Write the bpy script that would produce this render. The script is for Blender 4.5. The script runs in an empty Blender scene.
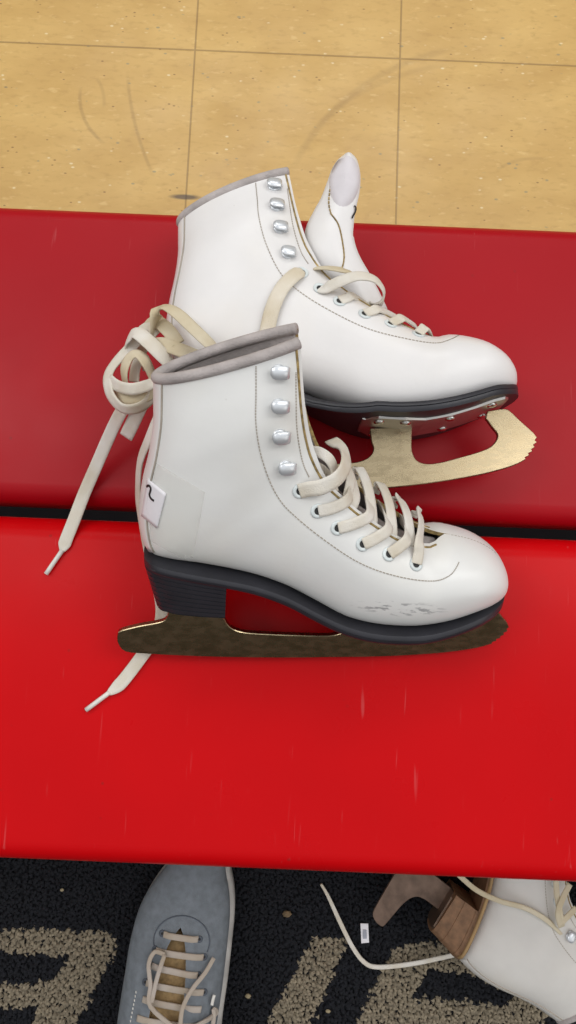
import bpy, bmesh, math, random
from math import sin, cos, radians, pi, sqrt, asin
from mathutils import Vector, Matrix, noise
from mathutils.bvhtree import BVHTree
from mathutils.geometry import tessellate_polygon
random.seed(7)
sc = bpy.context.scene
COL = sc.collection

# ------------------------------------------------------------------ camera
ZB = 0.35                      # height of the bench top
FPX = 750.0
CAM = Vector((0, 0, ZB + 0.5))
ROT = (Matrix.Rotation(radians(7), 3, 'X') @ Matrix.Rotation(radians(2.4), 3, 'Z'))
cd = bpy.data.cameras.new('camera'); cam = bpy.data.objects.new('camera', cd); COL.objects.link(cam)
cam.matrix_world = Matrix.Translation(CAM) @ ROT.to_4x4()
cd.sensor_fit = 'VERTICAL'; cd.sensor_height = 36; cd.lens = 36 * FPX / 1024
cd.clip_start = 0.02
sc.camera = cam

# ------------------------------------------------------------------ light
WORLD_TOP = 0.62; WORLD_LOW = 0.16
CEIL_W = 17.0; SIDE_W = 5.0
sc.view_settings.view_transform = 'Standard'; sc.view_settings.look = 'None'
sc.view_settings.exposure = 0.35; sc.view_settings.gamma = 1.0
sc.view_settings.use_curve_mapping = False
wd = bpy.data.worlds.new('room_light'); sc.world = wd; wd.use_nodes = True
nt = wd.node_tree; nt.nodes.clear()
tc = nt.nodes.new('ShaderNodeTexCoord'); sx = nt.nodes.new('ShaderNodeSeparateXYZ')
nt.links.new(tc.outputs['Generated'], sx.inputs[0])
rp = nt.nodes.new('ShaderNodeValToRGB'); rp.color_ramp.elements[0].position = 0.0
rp.color_ramp.elements[0].color = (WORLD_LOW * 1.05, WORLD_LOW * .95, WORLD_LOW * .8, 1)
rp.color_ramp.elements[1].position = 0.8; rp.color_ramp.elements[1].color = (WORLD_TOP * .98, WORLD_TOP, WORLD_TOP * 1.04, 1)
e = rp.color_ramp.elements.new(0.3); e.color = (WORLD_LOW * 1.25, WORLD_LOW * 1.1, WORLD_LOW * .9, 1)
nt.links.new(sx.outputs['Z'], rp.inputs[0])
# the near side of the room is darker towards the horizon
ad = nt.nodes.new('ShaderNodeMath'); ad.operation = 'ADD'; nt.links.new(sx.outputs['Y'], ad.inputs[0]); nt.links.new(sx.outputs['Z'], ad.inputs[1])
mr = nt.nodes.new('ShaderNodeMapRange'); nt.links.new(ad.outputs[0], mr.inputs[0])
for i_, v_ in enumerate((-.85, .5, .22, 1)): mr.inputs[i_ + 1].default_value = v_
bg = nt.nodes.new('ShaderNodeBackground'); nt.links.new(rp.outputs[0], bg.inputs[0]); nt.links.new(mr.outputs[0], bg.inputs[1])
wo = nt.nodes.new('ShaderNodeOutputWorld'); nt.links.new(bg.outputs[0], wo.inputs[0])

def area(name, loc, target, sxx, syy, power, color):
    l = bpy.data.lights.new(name, 'AREA'); l.shape = 'RECTANGLE'; l.size = sxx; l.size_y = syy
    l.energy = power; l.color = color
    o = bpy.data.objects.new(name, l); COL.objects.link(o); o.location = loc
    o.rotation_euler = (Vector(target) - Vector(loc)).to_track_quat('-Z', 'Y').to_euler()
    return o
area('ceiling_lamp', (-1.75, 0.75, 2.6), (-.2, 0.25, 0), 0.7, 2.2, CEIL_W, (1, .985, .96))
area('ceiling_lamp', (1.75, 0.75, 2.6), (.2, 0.25, 0), 0.7, 2.2, CEIL_W, (1, .985, .96))
area('ceiling_lamp', (0, 2.3, 2.6), (0, 0.3, 0), 2.2, 0.8, CEIL_W * .8, (1, .985, .96))
area('window_light', (2.2, -1.2, 1.5), (0.1, -0.3, 0.1), 1.4, 1.4, SIDE_W, (1, .97, .93))

# ------------------------------------------------------------------ helpers
def ray(px, py):
    return ROT @ Vector(((px - 288) / FPX, (512 - py) / FPX, -1))
def P(px, py, z):                               # pixel + height -> world point
    d = ray(px, py); return CAM + d * ((z - CAM.z) / d.z)
def lerp(a, b, t): return a + (b - a) * t
def catmull(pts, sub):
    out = []; n = len(pts)
    for i in range(n - 1):
        p0 = pts[max(i - 1, 0)]; p1 = pts[i]; p2 = pts[i + 1]; p3 = pts[min(i + 2, n - 1)]
        for k in range(sub):
            t = k / sub
            out.append([.5 * (2 * b + (c - a) * t + (2 * a - 5 * b + 4 * c - d) * t * t + (3 * b - a - 3 * c + d) * t ** 3)
                        for a, b, c, d in zip(p0, p1, p2, p3)])
    out.append(list(pts[-1])); return out
def cmv(pts, sub): return [Vector(p) for p in catmull([tuple(p) for p in pts], sub)]

def mesh_obj(name, verts, faces, mats, parent=None, fm=None, smooth=True, merge=0, recalc=True, sharp=None):
    me = bpy.data.meshes.new(name); me.from_pydata([tuple(v) for v in verts], [], faces)
    for m in (mats if isinstance(mats, (list, tuple)) else [mats]): me.materials.append(m)
    if fm:
        for p, k in zip(me.polygons, fm): p.material_index = k
    bm = bmesh.new(); bm.from_mesh(me)
    if merge: bmesh.ops.remove_doubles(bm, verts=bm.verts, dist=merge)
    if recalc: bmesh.ops.recalc_face_normals(bm, faces=bm.faces)
    for f in bm.faces: f.smooth = smooth
    if sharp:
        for ed in bm.edges:
            if len(ed.link_faces) == 2 and ed.calc_face_angle(0) > radians(sharp): ed.smooth = False
    bm.to_mesh(me); bm.free()
    o = bpy.data.objects.new(name, me); COL.objects.link(o)
    if parent: o.parent = parent
    return o
class MB:
    def __init__(s): s.v = []; s.f = []; s.m = []
    def add(s, v, f, m=0):
        k = len(s.v); s.v += [Vector(p) for p in v]; s.f += [[i + k for i in q] for q in f]; s.m += [m] * len(f)
    def build(s, name, mats, parent=None, **k): return mesh_obj(name, s.v, s.f, mats, parent, fm=s.m, **k)
def grid_faces(ns, nr, closed=False):
    f = []
    for i in range(ns - 1):
        for j in range(nr if closed else nr - 1):
            a = i * nr + j; b = i * nr + (j + 1) % nr
            f.append([a, b, b + nr, a + nr])
    return f
def loft(rings, closed=True, caps=True):
    nr = len(rings[0]); v = [p for r in rings for p in r]; f = grid_faces(len(rings), nr, closed)
    if caps: f += [list(range(nr))[::-1], [len(v) - nr + k for k in range(nr)]]
    return v, f
def frames(pts, ups):
    n = len(pts); out = []
    for i in range(n):
        t = (pts[min(i + 1, n - 1)] - pts[max(i - 1, 0)]).normalized()
        u = Vector(ups[i]); s = t.cross(u)
        if s.length < 1e-6: s = t.orthogonal()
        s.normalize(); out.append((t, s, s.cross(t).normalized()))
    return out
def ribbon(pts, ups, w, t, sub=6, taper=None):
    """flat woven lace: rounded flat strip along pts; ups = one up vector or one per point"""
    if isinstance(ups, Vector) or not isinstance(ups[0], (Vector, tuple, list)): ups = [ups] * len(pts)
    pp = cmv(pts, sub); uu = cmv(ups, sub); fr = frames(pp, uu); rings = []
    prof = [(-1, 0), (-.93, .75), (-.5, 1), (0, .86), (.5, 1), (.93, .75), (1, 0), (.93, -.75), (.5, -1), (0, -.86), (-.5, -1), (-.93, -.75)]
    for i, (p, (tt, s, u)) in enumerate(zip(pp, fr)):
        k = 1 if not taper else taper(i / (len(pp) - 1))
        rings.append([p + s * (a * w / 2 * k) + u * (b * t / 2 * (1 if k > .6 else 1.4)) for a, b in prof])
    return loft(rings)
def tube(pts, r, sub=4, seg=10, up=(0, 0, 1)):
    pp = cmv(pts, sub) if sub > 1 else [Vector(p) for p in pts]
    up0 = Vector(up); rings = []
    for i, p in enumerate(pp):
        t = (pp[min(i + 1, len(pp) - 1)] - pp[max(i - 1, 0)]).normalized()
        s = t.cross(up0)
        if s.length < 1e-4: s = t.orthogonal()
        s.normalize(); u = s.cross(t); up0 = u
        rr = r if not callable(r) else r(i / (len(pp) - 1))
        rings.append([p + s * (cos(a) * rr) + u * (sin(a) * rr) for a in [2 * pi * k / seg for k in range(seg)]])
    return loft(rings)
def prism(poly, z0, z1, ch=0):
    """polygon (x,y) list extruded in z with a small chamfer"""
    n = len(poly); pv = [Vector((p[0], p[1], 0)) for p in poly]
    ar = sum(pv[i].x * pv[(i + 1) % n].y - pv[(i + 1) % n].x * pv[i].y for i in range(n))
    if ar < 0: pv.reverse()
    ins = []
    for i in range(n):
        d1 = (pv[i] - pv[i - 1]).normalized(); d2 = (pv[(i + 1) % n] - pv[i]).normalized()
        nn = Vector((-(d1.y + d2.y), d1.x + d2.x, 0))
        if nn.length > 1e-6: nn.normalize()
        ins.append(pv[i] + nn * ch)
    if ch: levels = [(ins, z0), (pv, z0 + ch), (pv, z1 - ch), (ins, z1)]
    else: levels = [(pv, z0), (pv, z1)]
    rings = [[Vector((p.x, p.y, z)) for p in lv] for lv, z in levels]
    v, f = loft(rings, True, False)
    tri = tessellate_polygon([[p for p in rings[0]]])
    f += [list(t)[::-1] for t in tri] + [[i + len(v) - n for i in t] for t in tri]
    return v, f
def empty(name, mw, label, cat, group=None):
    o = bpy.data.objects.new(name, None); COL.objects.link(o); o.matrix_world = mw
    o.empty_display_size = .02; o['label'] = label; o['category'] = cat
    if group: o['group'] = group
    return o
def tag(o, label, cat, group=None):
    o['label'] = label; o['category'] = cat
    if group: o['group'] = group
    return o

# ------------------------------------------------------------------ materials
class NT:
    """tiny node-expression helper"""
    def __init__(s, name):
        s.m = bpy.data.materials.new(name); s.m.use_nodes = True; s.t = s.m.node_tree
        s.b = s.t.nodes['Principled BSDF']; s.tc = s.t.nodes.new('ShaderNodeTexCoord')
    def n(s, ty): return s.t.nodes.new(ty)
    def l(s, a, b): s.t.links.new(a, b)
    def put(s, sock, v):
        if isinstance(v, (int, float)): sock.default_value = v
        elif isinstance(v, (tuple, list)): sock.default_value = v if len(v) == len(sock.default_value) else tuple(v) + (1,)
        else: s.l(v, sock)
    def math(s, op, a, b=0, clamp=False):
        k = s.n('ShaderNodeMath'); k.operation = op; k.use_clamp = clamp; s.put(k.inputs[0], a); s.put(k.inputs[1], b); return k.outputs[0]
    def obj(s, scale=(1, 1, 1), rot=(0, 0, 0), loc=(0, 0, 0), gen='Object'):
        k = s.n('ShaderNodeMapping'); s.l(s.tc.outputs[gen], k.inputs[0]); k.inputs['Scale'].default_value = scale
        k.inputs['Rotation'].default_value = rot; k.inputs['Location'].default_value = loc; return k.outputs[0]
    def xyz(s, v=None):
        k = s.n('ShaderNodeSeparateXYZ'); s.l(v or s.tc.outputs['Object'], k.inputs[0]); return k.outputs
    def noise(s, vec, scale, detail=4, rough=.55, dist=0):
        k = s.n('ShaderNodeTexNoise'); s.l(vec, k.inputs['Vector']); k.inputs['Scale'].default_value = scale
        k.inputs['Detail'].default_value = detail; k.inputs['Roughness'].default_value = rough; k.inputs['Distortion'].default_value = dist; return k.outputs[0]
    def voro(s, vec, scale, rnd=1, out='Distance'):
        k = s.n('ShaderNodeTexVoronoi'); s.l(vec, k.inputs['Vector']); k.inputs['Scale'].default_value = scale; k.inputs['Randomness'].default_value = rnd; return k.outputs[out]
    def ramp(s, f, lo, hi, a=0., b=1.):
        k = s.n('ShaderNodeMapRange'); k.clamp = True; s.l(f, k.inputs[0])
        for i, x in enumerate((lo, hi, a, b)): k.inputs[i + 1].default_value = x
        return k.outputs[0]
    def mix(s, f, a, b, mode='MIX'):
        k = s.n('ShaderNodeMix'); k.data_type = 'RGBA'; k.blend_type = mode
        s.put(k.inputs[0], f); s.put(k.inputs[6], a); s.put(k.inputs[7], b); return k.outputs[2]
    def bump(s, h, strength, dist=.001):
        k = s.n('ShaderNodeBump'); k.inputs['Strength'].default_value = strength; k.inputs['Distance'].default_value = dist
        s.l(h, k.inputs['Height']); s.l(k.outputs[0], s.b.inputs['Normal'])
    def set(s, col=None, rough=None, metal=None, **k):
        if col is not None: s.put(s.b.inputs['Base Color'], col)
        if rough is not None: s.put(s.b.inputs['Roughness'], rough)
        if metal is not None: s.put(s.b.inputs['Metallic'], metal)
        for a, v in k.items(): s.put(s.b.inputs[a.replace('_', ' ')], v)
        return s.m
def lin(r, g, b):
    f = lambda c: (c / 255 / 12.92) if c <= 10 else ((c / 255 + .055) / 1.055) ** 2.4
    return (f(r), f(g), f(b), 1)
def simple(name, col, rough=.5, metal=0, nscale=60, namt=.12, bump=0, bscale=200):
    q = NT(name); v = q.obj(); n = q.noise(v, nscale, 5)
    c2 = tuple(c * (1 - namt * 2) for c in col[:3]) + (1,)
    c1 = tuple(min(1, c * (1 + namt * .6)) for c in col[:3]) + (1,)
    q.set(q.mix(q.ramp(n, .3, .7), c2, c1), rough, metal)
    if bump: q.bump(q.noise(v, bscale, 3), bump)
    return q.m
M = {}
def red_paint(name, col, hz, spec):
    q = NT(name); v = q.obj()
    big = q.noise(v, 7, 3)
    base = q.mix(q.ramp(big, .3, .7), tuple(c * .9 for c in col[:3]) + (1,), col)
    scr = 0
    for k, (rz_, sc_) in enumerate(((.5, 38), (-.9, 46), (2.2, 30), (1.4, 60))):
        vv = q.obj((1, .07, 1), (0, 0, rz_), (k * 3.1, k * 1.7, 0))
        n1 = q.noise(vv, sc_ * 7, 2, .5, .3)
        ln = q.math('MULTIPLY', q.ramp(n1, .70, .76), q.ramp(q.noise(q.obj(loc=(k, 2 * k, 0)), 16, 2), .52, .66))
        scr = q.math('MAXIMUM', ln, scr)
    sp = q.math('MULTIPLY', q.ramp(q.voro(v, 70), .10, .05), q.ramp(q.noise(v, 25, 2), .58, .66))
    c = q.mix(q.math('MULTIPLY', scr, .13), base, (.75, .35, .35, 1))
    c = q.mix(q.math('MULTIPLY', sp, .35), c, (.08, .03, .025, 1))
    rg = q.math('ADD', q.ramp(q.noise(v, 22, 4), .3, .7, hz, hz + .1), q.math('MULTIPLY', scr, .2))
    q.set(c, rg); q.b.inputs['Specular IOR Level'].default_value = spec
    q.bump(q.noise(v, 45, 3), .06, .002)
    return q.m
M['red_near'] = red_paint('glossy_red_paint', (.60, .0020, .0045, 1), .26, .10)
M['red_far'] = red_paint('dimmed_red_paint', (.40, .003, .009, 1), .34, .18)  # same red, darkened: the weaker light on the far plank is in the colour
def leather(name, col, dirt, toe):
    q = NT(name); v = q.obj(); x, y, z = q.xyz()
    base = q.mix(q.ramp(q.noise(v, 22, 4), .4, .75), col, tuple(c * dirt for c in col[:3]) + (1,))
    base = q.mix(q.math('MULTIPLY', q.ramp(q.noise(v, 14, 2), .5, .75), .35), base, (col[0], col[1] * .94, col[2] * .82, 1))
    if toe:   # scraped patch low on the side of the toe
        d = q.math('SQRT', q.math('ADD', q.math('POWER', q.math('DIVIDE', q.math('SUBTRACT', x, toe[0]), .030), 2), q.math('POWER', q.math('DIVIDE', q.math('SUBTRACT', y, toe[1]), .0065), 2)))
        m1 = q.ramp(d, 1.0, .5)
        sc1 = q.ramp(q.noise(q.obj((.35, 1.3, 1), (0, 0, .25)), 420, 3), .54, .63)
        base = q.mix(q.math('MULTIPLY', q.math('MULTIPLY', m1, sc1), .7), base, (.22, .22, .23, 1))
    sp = q.math('MULTIPLY', q.ramp(q.voro(v, 120), .10, .05), q.ramp(q.noise(v, 40, 2), .62, .68))
    base = q.mix(q.math('MULTIPLY', sp, .35), base, (.3, .26, .2, 1))
    q.set(base, q.ramp(q.noise(v, 30, 3), .3, .7, .28, .42)); q.bump(q.noise(v, 260, 3), .08, .001)
    q.b.inputs['Specular IOR Level'].default_value = .45
    return q.m
M['leather'] = leather('white_leather', (.80, .80, .78, 1), .93, (.146, .066))
M['leather_b'] = leather('white_leather_plain', (.80, .785, .775, 1), .93, None)
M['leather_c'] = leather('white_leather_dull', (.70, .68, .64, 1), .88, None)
M['stay'] = simple('cream_leather_strip', (.74, .70, .60, 1), .5)
M['lining'] = simple('grey_felt_lining', (.47, .425, .41, 1), .95, 0, 90, .12, .5, 900)
M['raw'] = simple('raw_tan_edge', (.42, .30, .12, 1), .9, 0, 300, .3, .5, 900)
M['rubber'] = simple('black_rubber', (.026, .026, .033, 1), .42, 0, 50, .15)
M['groove'] = simple('rubber_ridge', (.05, .05, .058, 1), .5)
M['plate'] = simple('satin_plate_steel', (.62, .61, .58, 1), .42, 1, 60, .08)
M['chrome'] = simple('chrome', (.72, .72, .70, 1), .16, 1, 60, .05)
M['hook'] = simple('bright_hook_metal', (.74, .77, .80, 1), .3, .45, 60, .04)
M['whitemetal'] = simple('white_enamel', (.72, .78, .78, 1), .3, 0)
M['hole'] = simple('eyelet_hole', (.03, .03, .03, 1), .8)
M['thread'] = simple('grey_thread', (.42, .37, .31, 1), .9)
def blade_mat():
    q = NT('nickel_steel'); v = q.obj((.5, 1, 1))
    n = q.noise(v, 260, 5); r = q.noise(q.obj(), 18, 4)
    c = q.mix(q.ramp(n, .35, .7), (.37, .295, .18, 1), (.40, .325, .205, 1))
    c = q.mix(q.math('MULTIPLY', q.ramp(r, .55, .72), .10), c, (.30, .20, .08, 1))
    q.set(c, q.ramp(n, .3, .7, .2, .34), 1); return q.m
M['steel'] = blade_mat()
M['blade_worn'] = simple('dull_worn_steel', (.20, .135, .10, 1), .5, .7, 90, .2)
M['edge'] = simple('bright_steel_edge', (.82, .80, .74, 1), .3, 1)
def woven(name, col):
    q = NT(name); v = q.obj()
    d = q.mix(q.ramp(q.noise(v, 35, 3), .35, .72), col, (col[0] * .80, col[1] * .74, col[2] * .62, 1))
    q.set(d, .95); q.bump(q.noise(v, 1300, 2), .5, .0008); return q.m
M['lace'] = woven('cotton_lace', (.78, .75, .69, 1))
M['lace_mid'] = woven('cream_cotton_lace', (.77, .71, .60, 1))
M['lace_sneaker'] = woven('dimmed_cotton_lace', (.50, .44, .385, 1))  # lace darkened so its colour carries the dim light near the carpet
M['lace_dirty'] = woven('yellowed_cotton_lace', (.70, .63, .48, 1))
M['aglet'] = simple('lace_tip_plastic', (.80, .78, .72, 1), .3)
M['paper'] = simple('white_sticker_paper', (.84, .82, .85, 1), .6, 0, 60, .03)
M['ink'] = simple('black_ink', (.02, .02, .02, 1), .5)
def tape_mat():
    q = NT('clear_tape'); q.set((.92, .92, .88, 1), .12); q.b.inputs['Alpha'].default_value = .16
    q.bump(q.noise(q.obj(), 90, 3), .3, .002); return q.m
M['tape'] = tape_mat()
M['wood'] = simple('brown_stacked_heel', (.25, .135, .07, 1), .7, 0, 120, .2, .3, 300)
M['wood_edge'] = simple('tan_welt', (.42, .27, .12, 1), .7)
M['suede'] = simple('blue_grey_suede', (.20, .225, .25, 1), .95, 0, 120, .12, .5, 900)
M['suede_seam'] = simple('dark_seam', (.10, .115, .14, 1), .9)
M['white_rubber'] = simple('white_rubber', (.55, .53, .50, 1), .6)
M['tan_tongue'] = simple('tan_tongue', (.36, .24, .11, 1), .9, 0, 200, .2, .4, 700)
M['steel_leg'] = simple('dark_painted_steel', (.03, .03, .032, 1), .5)
# vinyl tile with joints, flecks and scuff marks
def tile_mat(x0, y0, per, arcs, streak):
    q = NT('vinyl_tile'); v = q.obj(); x, y, z = q.xyz()
    base = q.mix(q.ramp(q.noise(q.obj((1, 2.2, 1)), 9, 5), .3, .7), lin(198, 158, 88), lin(216, 178, 106))
    base = q.mix(q.math('MULTIPLY', q.ramp(q.noise(q.obj((1, 2.5, 1), (0, 0, .2)), 70, 4), .52, .72), .5), base, lin(186, 146, 80))
    base = q.mix(q.math('MULTIPLY', q.ramp(q.noise(q.obj((1, 2.5, 1), (0, 0, -.3)), 55, 3), .60, .72), .5), base, lin(228, 196, 130))
    for k, (sc_, col, th) in enumerate(((55, lin(150, 140, 105), .17), (75, lin(125, 85, 45), .15), (60, lin(235, 220, 175), .16))):
        vv = q.obj((1, 1.9, 1), (0, 0, .35 * k - .2), (k * 7.3, k * 2.1, 0))
        m = q.math('MULTIPLY', q.ramp(q.voro(vv, sc_), th, th * .55), q.ramp(q.noise(q.obj(loc=(k, k, k)), 38, 2), .54, .6))
        base = q.mix(q.math('MULTIPLY', m, .75), base, col)
    def joint(c, o):
        f = q.math('FRACT', q.math('ADD', q.math('DIVIDE', q.math('SUBTRACT', c, o), per), 100.5))
        return q.ramp(q.math('ABSOLUTE', q.math('SUBTRACT', f, .5)), .0058, .0028)
    jt = q.math('MAXIMUM', joint(x, x0), joint(y, y0))
    base = q.mix(q.math('MULTIPLY', jt, .5), base, lin(105, 80, 45))
    for (cx, cy, r, w, ax, ay, ar, st) in arcs:      # curved rubber scuffs: ring around (cx,cy), limited to a disc
        dd = q.math('SQRT', q.math('ADD', q.math('POWER', q.math('SUBTRACT', x, cx), 2), q.math('POWER', q.math('SUBTRACT', y, cy), 2)))
        on = q.ramp(q.math('ABSOLUTE', q.math('SUBTRACT', dd, r)), w, w * .3)
        lim = q.math('SQRT', q.math('ADD', q.math('POWER', q.math('SUBTRACT', x, ax), 2), q.math('POWER', q.math('SUBTRACT', y, ay), 2)))
        m = q.math('MULTIPLY', on, q.ramp(lim, ar, ar * .7))
        base = q.mix(q.math('MULTIPLY', m, st), base, lin(110, 80, 48))
    for (cx, cy, hx, hy, st) in streak:
        dd = q.math('SQRT', q.math('ADD', q.math('POWER', q.math('DIVIDE', q.math('SUBTRACT', x, cx), hx), 2), q.math('POWER', q.math('DIVIDE', q.math('SUBTRACT', y, cy), hy), 2)))
        base = q.mix(q.math('MULTIPLY', q.ramp(dd, 1, .5), st), base, lin(70, 60, 55))
    q.set(base, q.ramp(q.noise(v, 14, 3), .3, .7, .3, .45)); q.bump(q.math('SUBTRACT', 1, jt), .25, .001)
    return q.m

# ------------------------------------------------------------------ floor
pa = P(195, 0, 0); pb = P(399, 110, 0); pc = P(288, 54, 0); s1 = P(185, 197, 0)
def arc3(p1, p2, p3, w, st):
    a, b, c = [P(x_, y_, 0) for x_, y_ in (p1, p2, p3)]
    d = 2 * (a.x * (b.y - c.y) + b.x * (c.y - a.y) + c.x * (a.y - b.y))
    ux = ((a.x ** 2 + a.y ** 2) * (b.y - c.y) + (b.x ** 2 + b.y ** 2) * (c.y - a.y) + (c.x ** 2 + c.y ** 2) * (a.y - b.y)) / d
    uy = ((a.x ** 2 + a.y ** 2) * (c.x - b.x) + (b.x ** 2 + b.y ** 2) * (a.x - c.x) + (c.x ** 2 + c.y ** 2) * (b.x - a.x)) / d
    m = (a + c) / 2
    return (ux, uy, sqrt((a.x - ux) ** 2 + (a.y - uy) ** 2), w, m.x, m.y, (a - c).length * .62, st)
arcs = [arc3((300, 155), (355, 92), (440, 52), .006, .16), (arc3((318, 125), (370, 88), (440, 66), .005, .10)),
        arc3((80, 92), (84, 118), (100, 140), .003, .25), arc3((128, 82), (133, 115), (150, 168), .003, .22), arc3((98, 80), (103, 92), (104, 105), .003, .15),
        arc3((500, 168), (520, 160), (545, 159), .003, .15)]
M['tile'] = tile_mat((P(192, 100, 0).x), pc.y, (P(399, 100, 0).x - P(192, 100, 0).x), arcs, [(s1.x, s1.y, .022, .0042, .8)])
YJ = 0.17      # where tile meets carpet, under the bench
def slab(x0, x1, y0, y1, z0, z1):
    return prism([(x0, y0), (x1, y0), (x1, y1), (x0, y1)], z0, z1)
fl = mesh_obj('floor', *slab(-2.5, 2.5, YJ, 3.2, -.05, 0), M['tile'], smooth=False); fl['kind'] = 'structure'
M['carpet_back'] = simple('dark_carpet_backing', (.010, .010, .013, 1), 1)
cf = mesh_obj('carpet_floor', *slab(-2.5, 2.5, -2.5, YJ, -.05, -.004), M['carpet_back'], smooth=False); cf['kind'] = 'structure'
tr = mesh_obj('trim_1', *prism([(-2.5, YJ - .012), (2.5, YJ - .012), (2.5, YJ + .018), (-2.5, YJ + .018)], -.002, .004, .0015), simple('aluminium_joint_strip', (.35, .34, .32, 1), .4, 1), smooth=False); tr['kind'] = 'structure'

wb = mesh_obj('wall_back', *slab(-2.5, 2.5, 3.2, 3.3, 0, 2.8), simple('pale_painted_wall', (.5, .48, .44, 1), .8), smooth=False); wb['kind'] = 'structure'

# carpet pile: navy ground with beige block shapes
def poly(pts): return [(P(x_, y_, 0).x, P(x_, y_, 0).y) for x_, y_ in pts]
beige = [poly([(-120, 926), (0, 930), (100, 931), (112, 934), (116, 941), (113, 955), (97, 988), (77, 1022), (40, 1090), (-120, 1090)]),
         poly([(313, 938), (349, 940), (312, 1022), (275, 1100), (228, 1100), (267, 1022)]),
         poly([(393, 951), (410, 944), (430, 942), (470, 950), (530, 980), (562, 1004), (548, 1018), (520, 1060), (490, 1110), (312, 1110), (357, 1022)])]
dark = [poly([(-120, 950), (0, 954), (68, 955), (64, 966), (50, 984), (0, 984), (-120, 980)]), poly([(-120, 1005), (0, 1008), (38, 1009), (12, 1060), (-120, 1060)]),
        poly([(428, 971), (470, 973), (518, 997), (504, 1007), (475, 1004), (445, 1000), (413, 999)])]
def inside(p, pg):
    c = False; n = len(pg); j = n - 1
    for i in range(n):
        if (pg[i][1] > p[1]) != (pg[j][1] > p[1]) and p[0] < (pg[j][0] - pg[i][0]) * (p[1] - pg[i][1]) / (pg[j][1] - pg[i][1]) + pg[i][0]: c = not c
        j = i
    return c
M['pile_dark'] = simple('navy_carpet_yarn', (.0085, .0095, .014, 1), 1, 0, 300, .3)
M['pile_beige'] = simple('beige_carpet_yarn', (.30, .25, .175, 1), 1, 0, 200, .25)
cp = MB(); stp = .0032
ix0, ix1, iy0, iy1 = int(-.50 / stp), int(.56 / stp), int(-.60 / stp), int(-.06 / stp)
vv = []; ff = []; fmm = []
for i in range(ix0, ix1):
    for j in range(iy0, iy1):
        x_ = (i + random.uniform(-.5, .5)) * stp; y_ = (j + random.uniform(-.5, .5)) * stp
        wx = x_ + random.gauss(0, .0013); wy = y_ + random.gauss(0, .0013)
        b = any(inside((wx, wy), g) for g in beige) and not any(inside((wx, wy), g) for g in dark)
        h = random.uniform(.0038, .0048); a0 = random.uniform(0, 6.28); r = .0032; k = len(vv)
        tx = x_ + random.gauss(0, .0012); ty = y_ + random.gauss(0, .0012)
        for q_ in range(3): vv.append((x_ + r * cos(a0 + q_ * 2.094), y_ + r * sin(a0 + q_ * 2.094), -.005))
        for q_ in range(3): vv.append((tx + r * .85 * cos(a0 + .5 + q_ * 2.094), ty + r * .85 * sin(a0 + .5 + q_ * 2.094), h - .005))
        ff += [[k, k + 1, k + 4, k + 3], [k + 1, k + 2, k + 5, k + 4], [k + 2, k, k + 3, k + 5], [k + 3, k + 4, k + 5]]; fmm += [int(b)] * 4
pile = mesh_obj('carpet_pile', vv, ff, [M['pile_dark'], M['pile_beige']], fm=fmm, recalc=False)
pile['kind'] = 'stuff'; tag(pile, 'navy carpet pile with beige block shapes in front of the bench', 'carpet')

# ------------------------------------------------------------------ bench
def rounded_plank(x0, x1, y0, y1, z0, z1, r):
    prof = []
    for (cy, cz, a0) in ((y0 + r, z1 - r, pi), (y1 - r, z1 - r, pi / 2), (y1 - r * .5, z0 + r * .5, 0), (y0 + r * .5, z0 + r * .5, -pi / 2)):
        rr = r if cz > (z0 + z1) / 2 else r * .5
        for k in range(9):
            a = a0 - k * (pi / 2) / 8; prof.append((cy + rr * cos(a), cz + rr * sin(a)))
    rings = []
    for x_, sh in ((x0, .012), (x0 + .004, .004), (x0 + .012, 0), (x1 - .012, 0), (x1 - .004, .004), (x1, .012)):
        cy = (y0 + y1) / 2; cz = (z0 + z1) / 2
        rings.append([Vector((x_, cy + (y_ - cy) * (1 - sh * 4), cz + (z_ - cz) * (1 - sh * 8))) for y_, z_ in prof])
    return loft(rings)
BX = .72
bench = empty('bench', Matrix.Translation((0, .05, 0)), 'long red painted bench of two planks with the pair of white skates on it', 'bench')
def bpart(name, vf, m, **k):
    v, f = vf; return mesh_obj(name, [Vector(p) - Vector((0, .05, 0)) for p in v], f, m, bench, **k)
yA0, yA1 = P(288, 514, ZB).y + .001, P(288, 213, ZB).y
yB0, yB1 = P(288, 877, ZB).y, P(288, 526, ZB).y
o = bpart('seat_plank', rounded_plank(-BX, BX, yA0, yA1, ZB - .04, ZB, .013), M['red_far']); o['label'] = 'red far plank with dimmer light painted into its colour'
o = bpart('seat_plank', rounded_plank(-BX, BX, yB0, yB1, ZB - .042, ZB, .016), M['red_near']); o['label'] = 'bright red near plank'
for s in (-1, 1):
    for y_ in (yB0 + .05, yA1 - .05):
        bpart('leg', prism([(s * .62 - .02, y_ - .02), (s * .62 + .02, y_ - .02), (s * .62 + .02, y_ + .02), (s * .62 - .02, y_ + .02)], .0, ZB - .075, .002), M['steel_leg'], smooth=False)
    bpart('crossbar', prism([(s * .62 - .02, yB0 + .02), (s * .62 + .02, yB0 + .02), (s * .62 + .02, yA1 - .02), (s * .62 - .02, yA1 - .02)], ZB - .075, ZB - .042 + .001, .002), M['steel_leg'], smooth=False)

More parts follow.
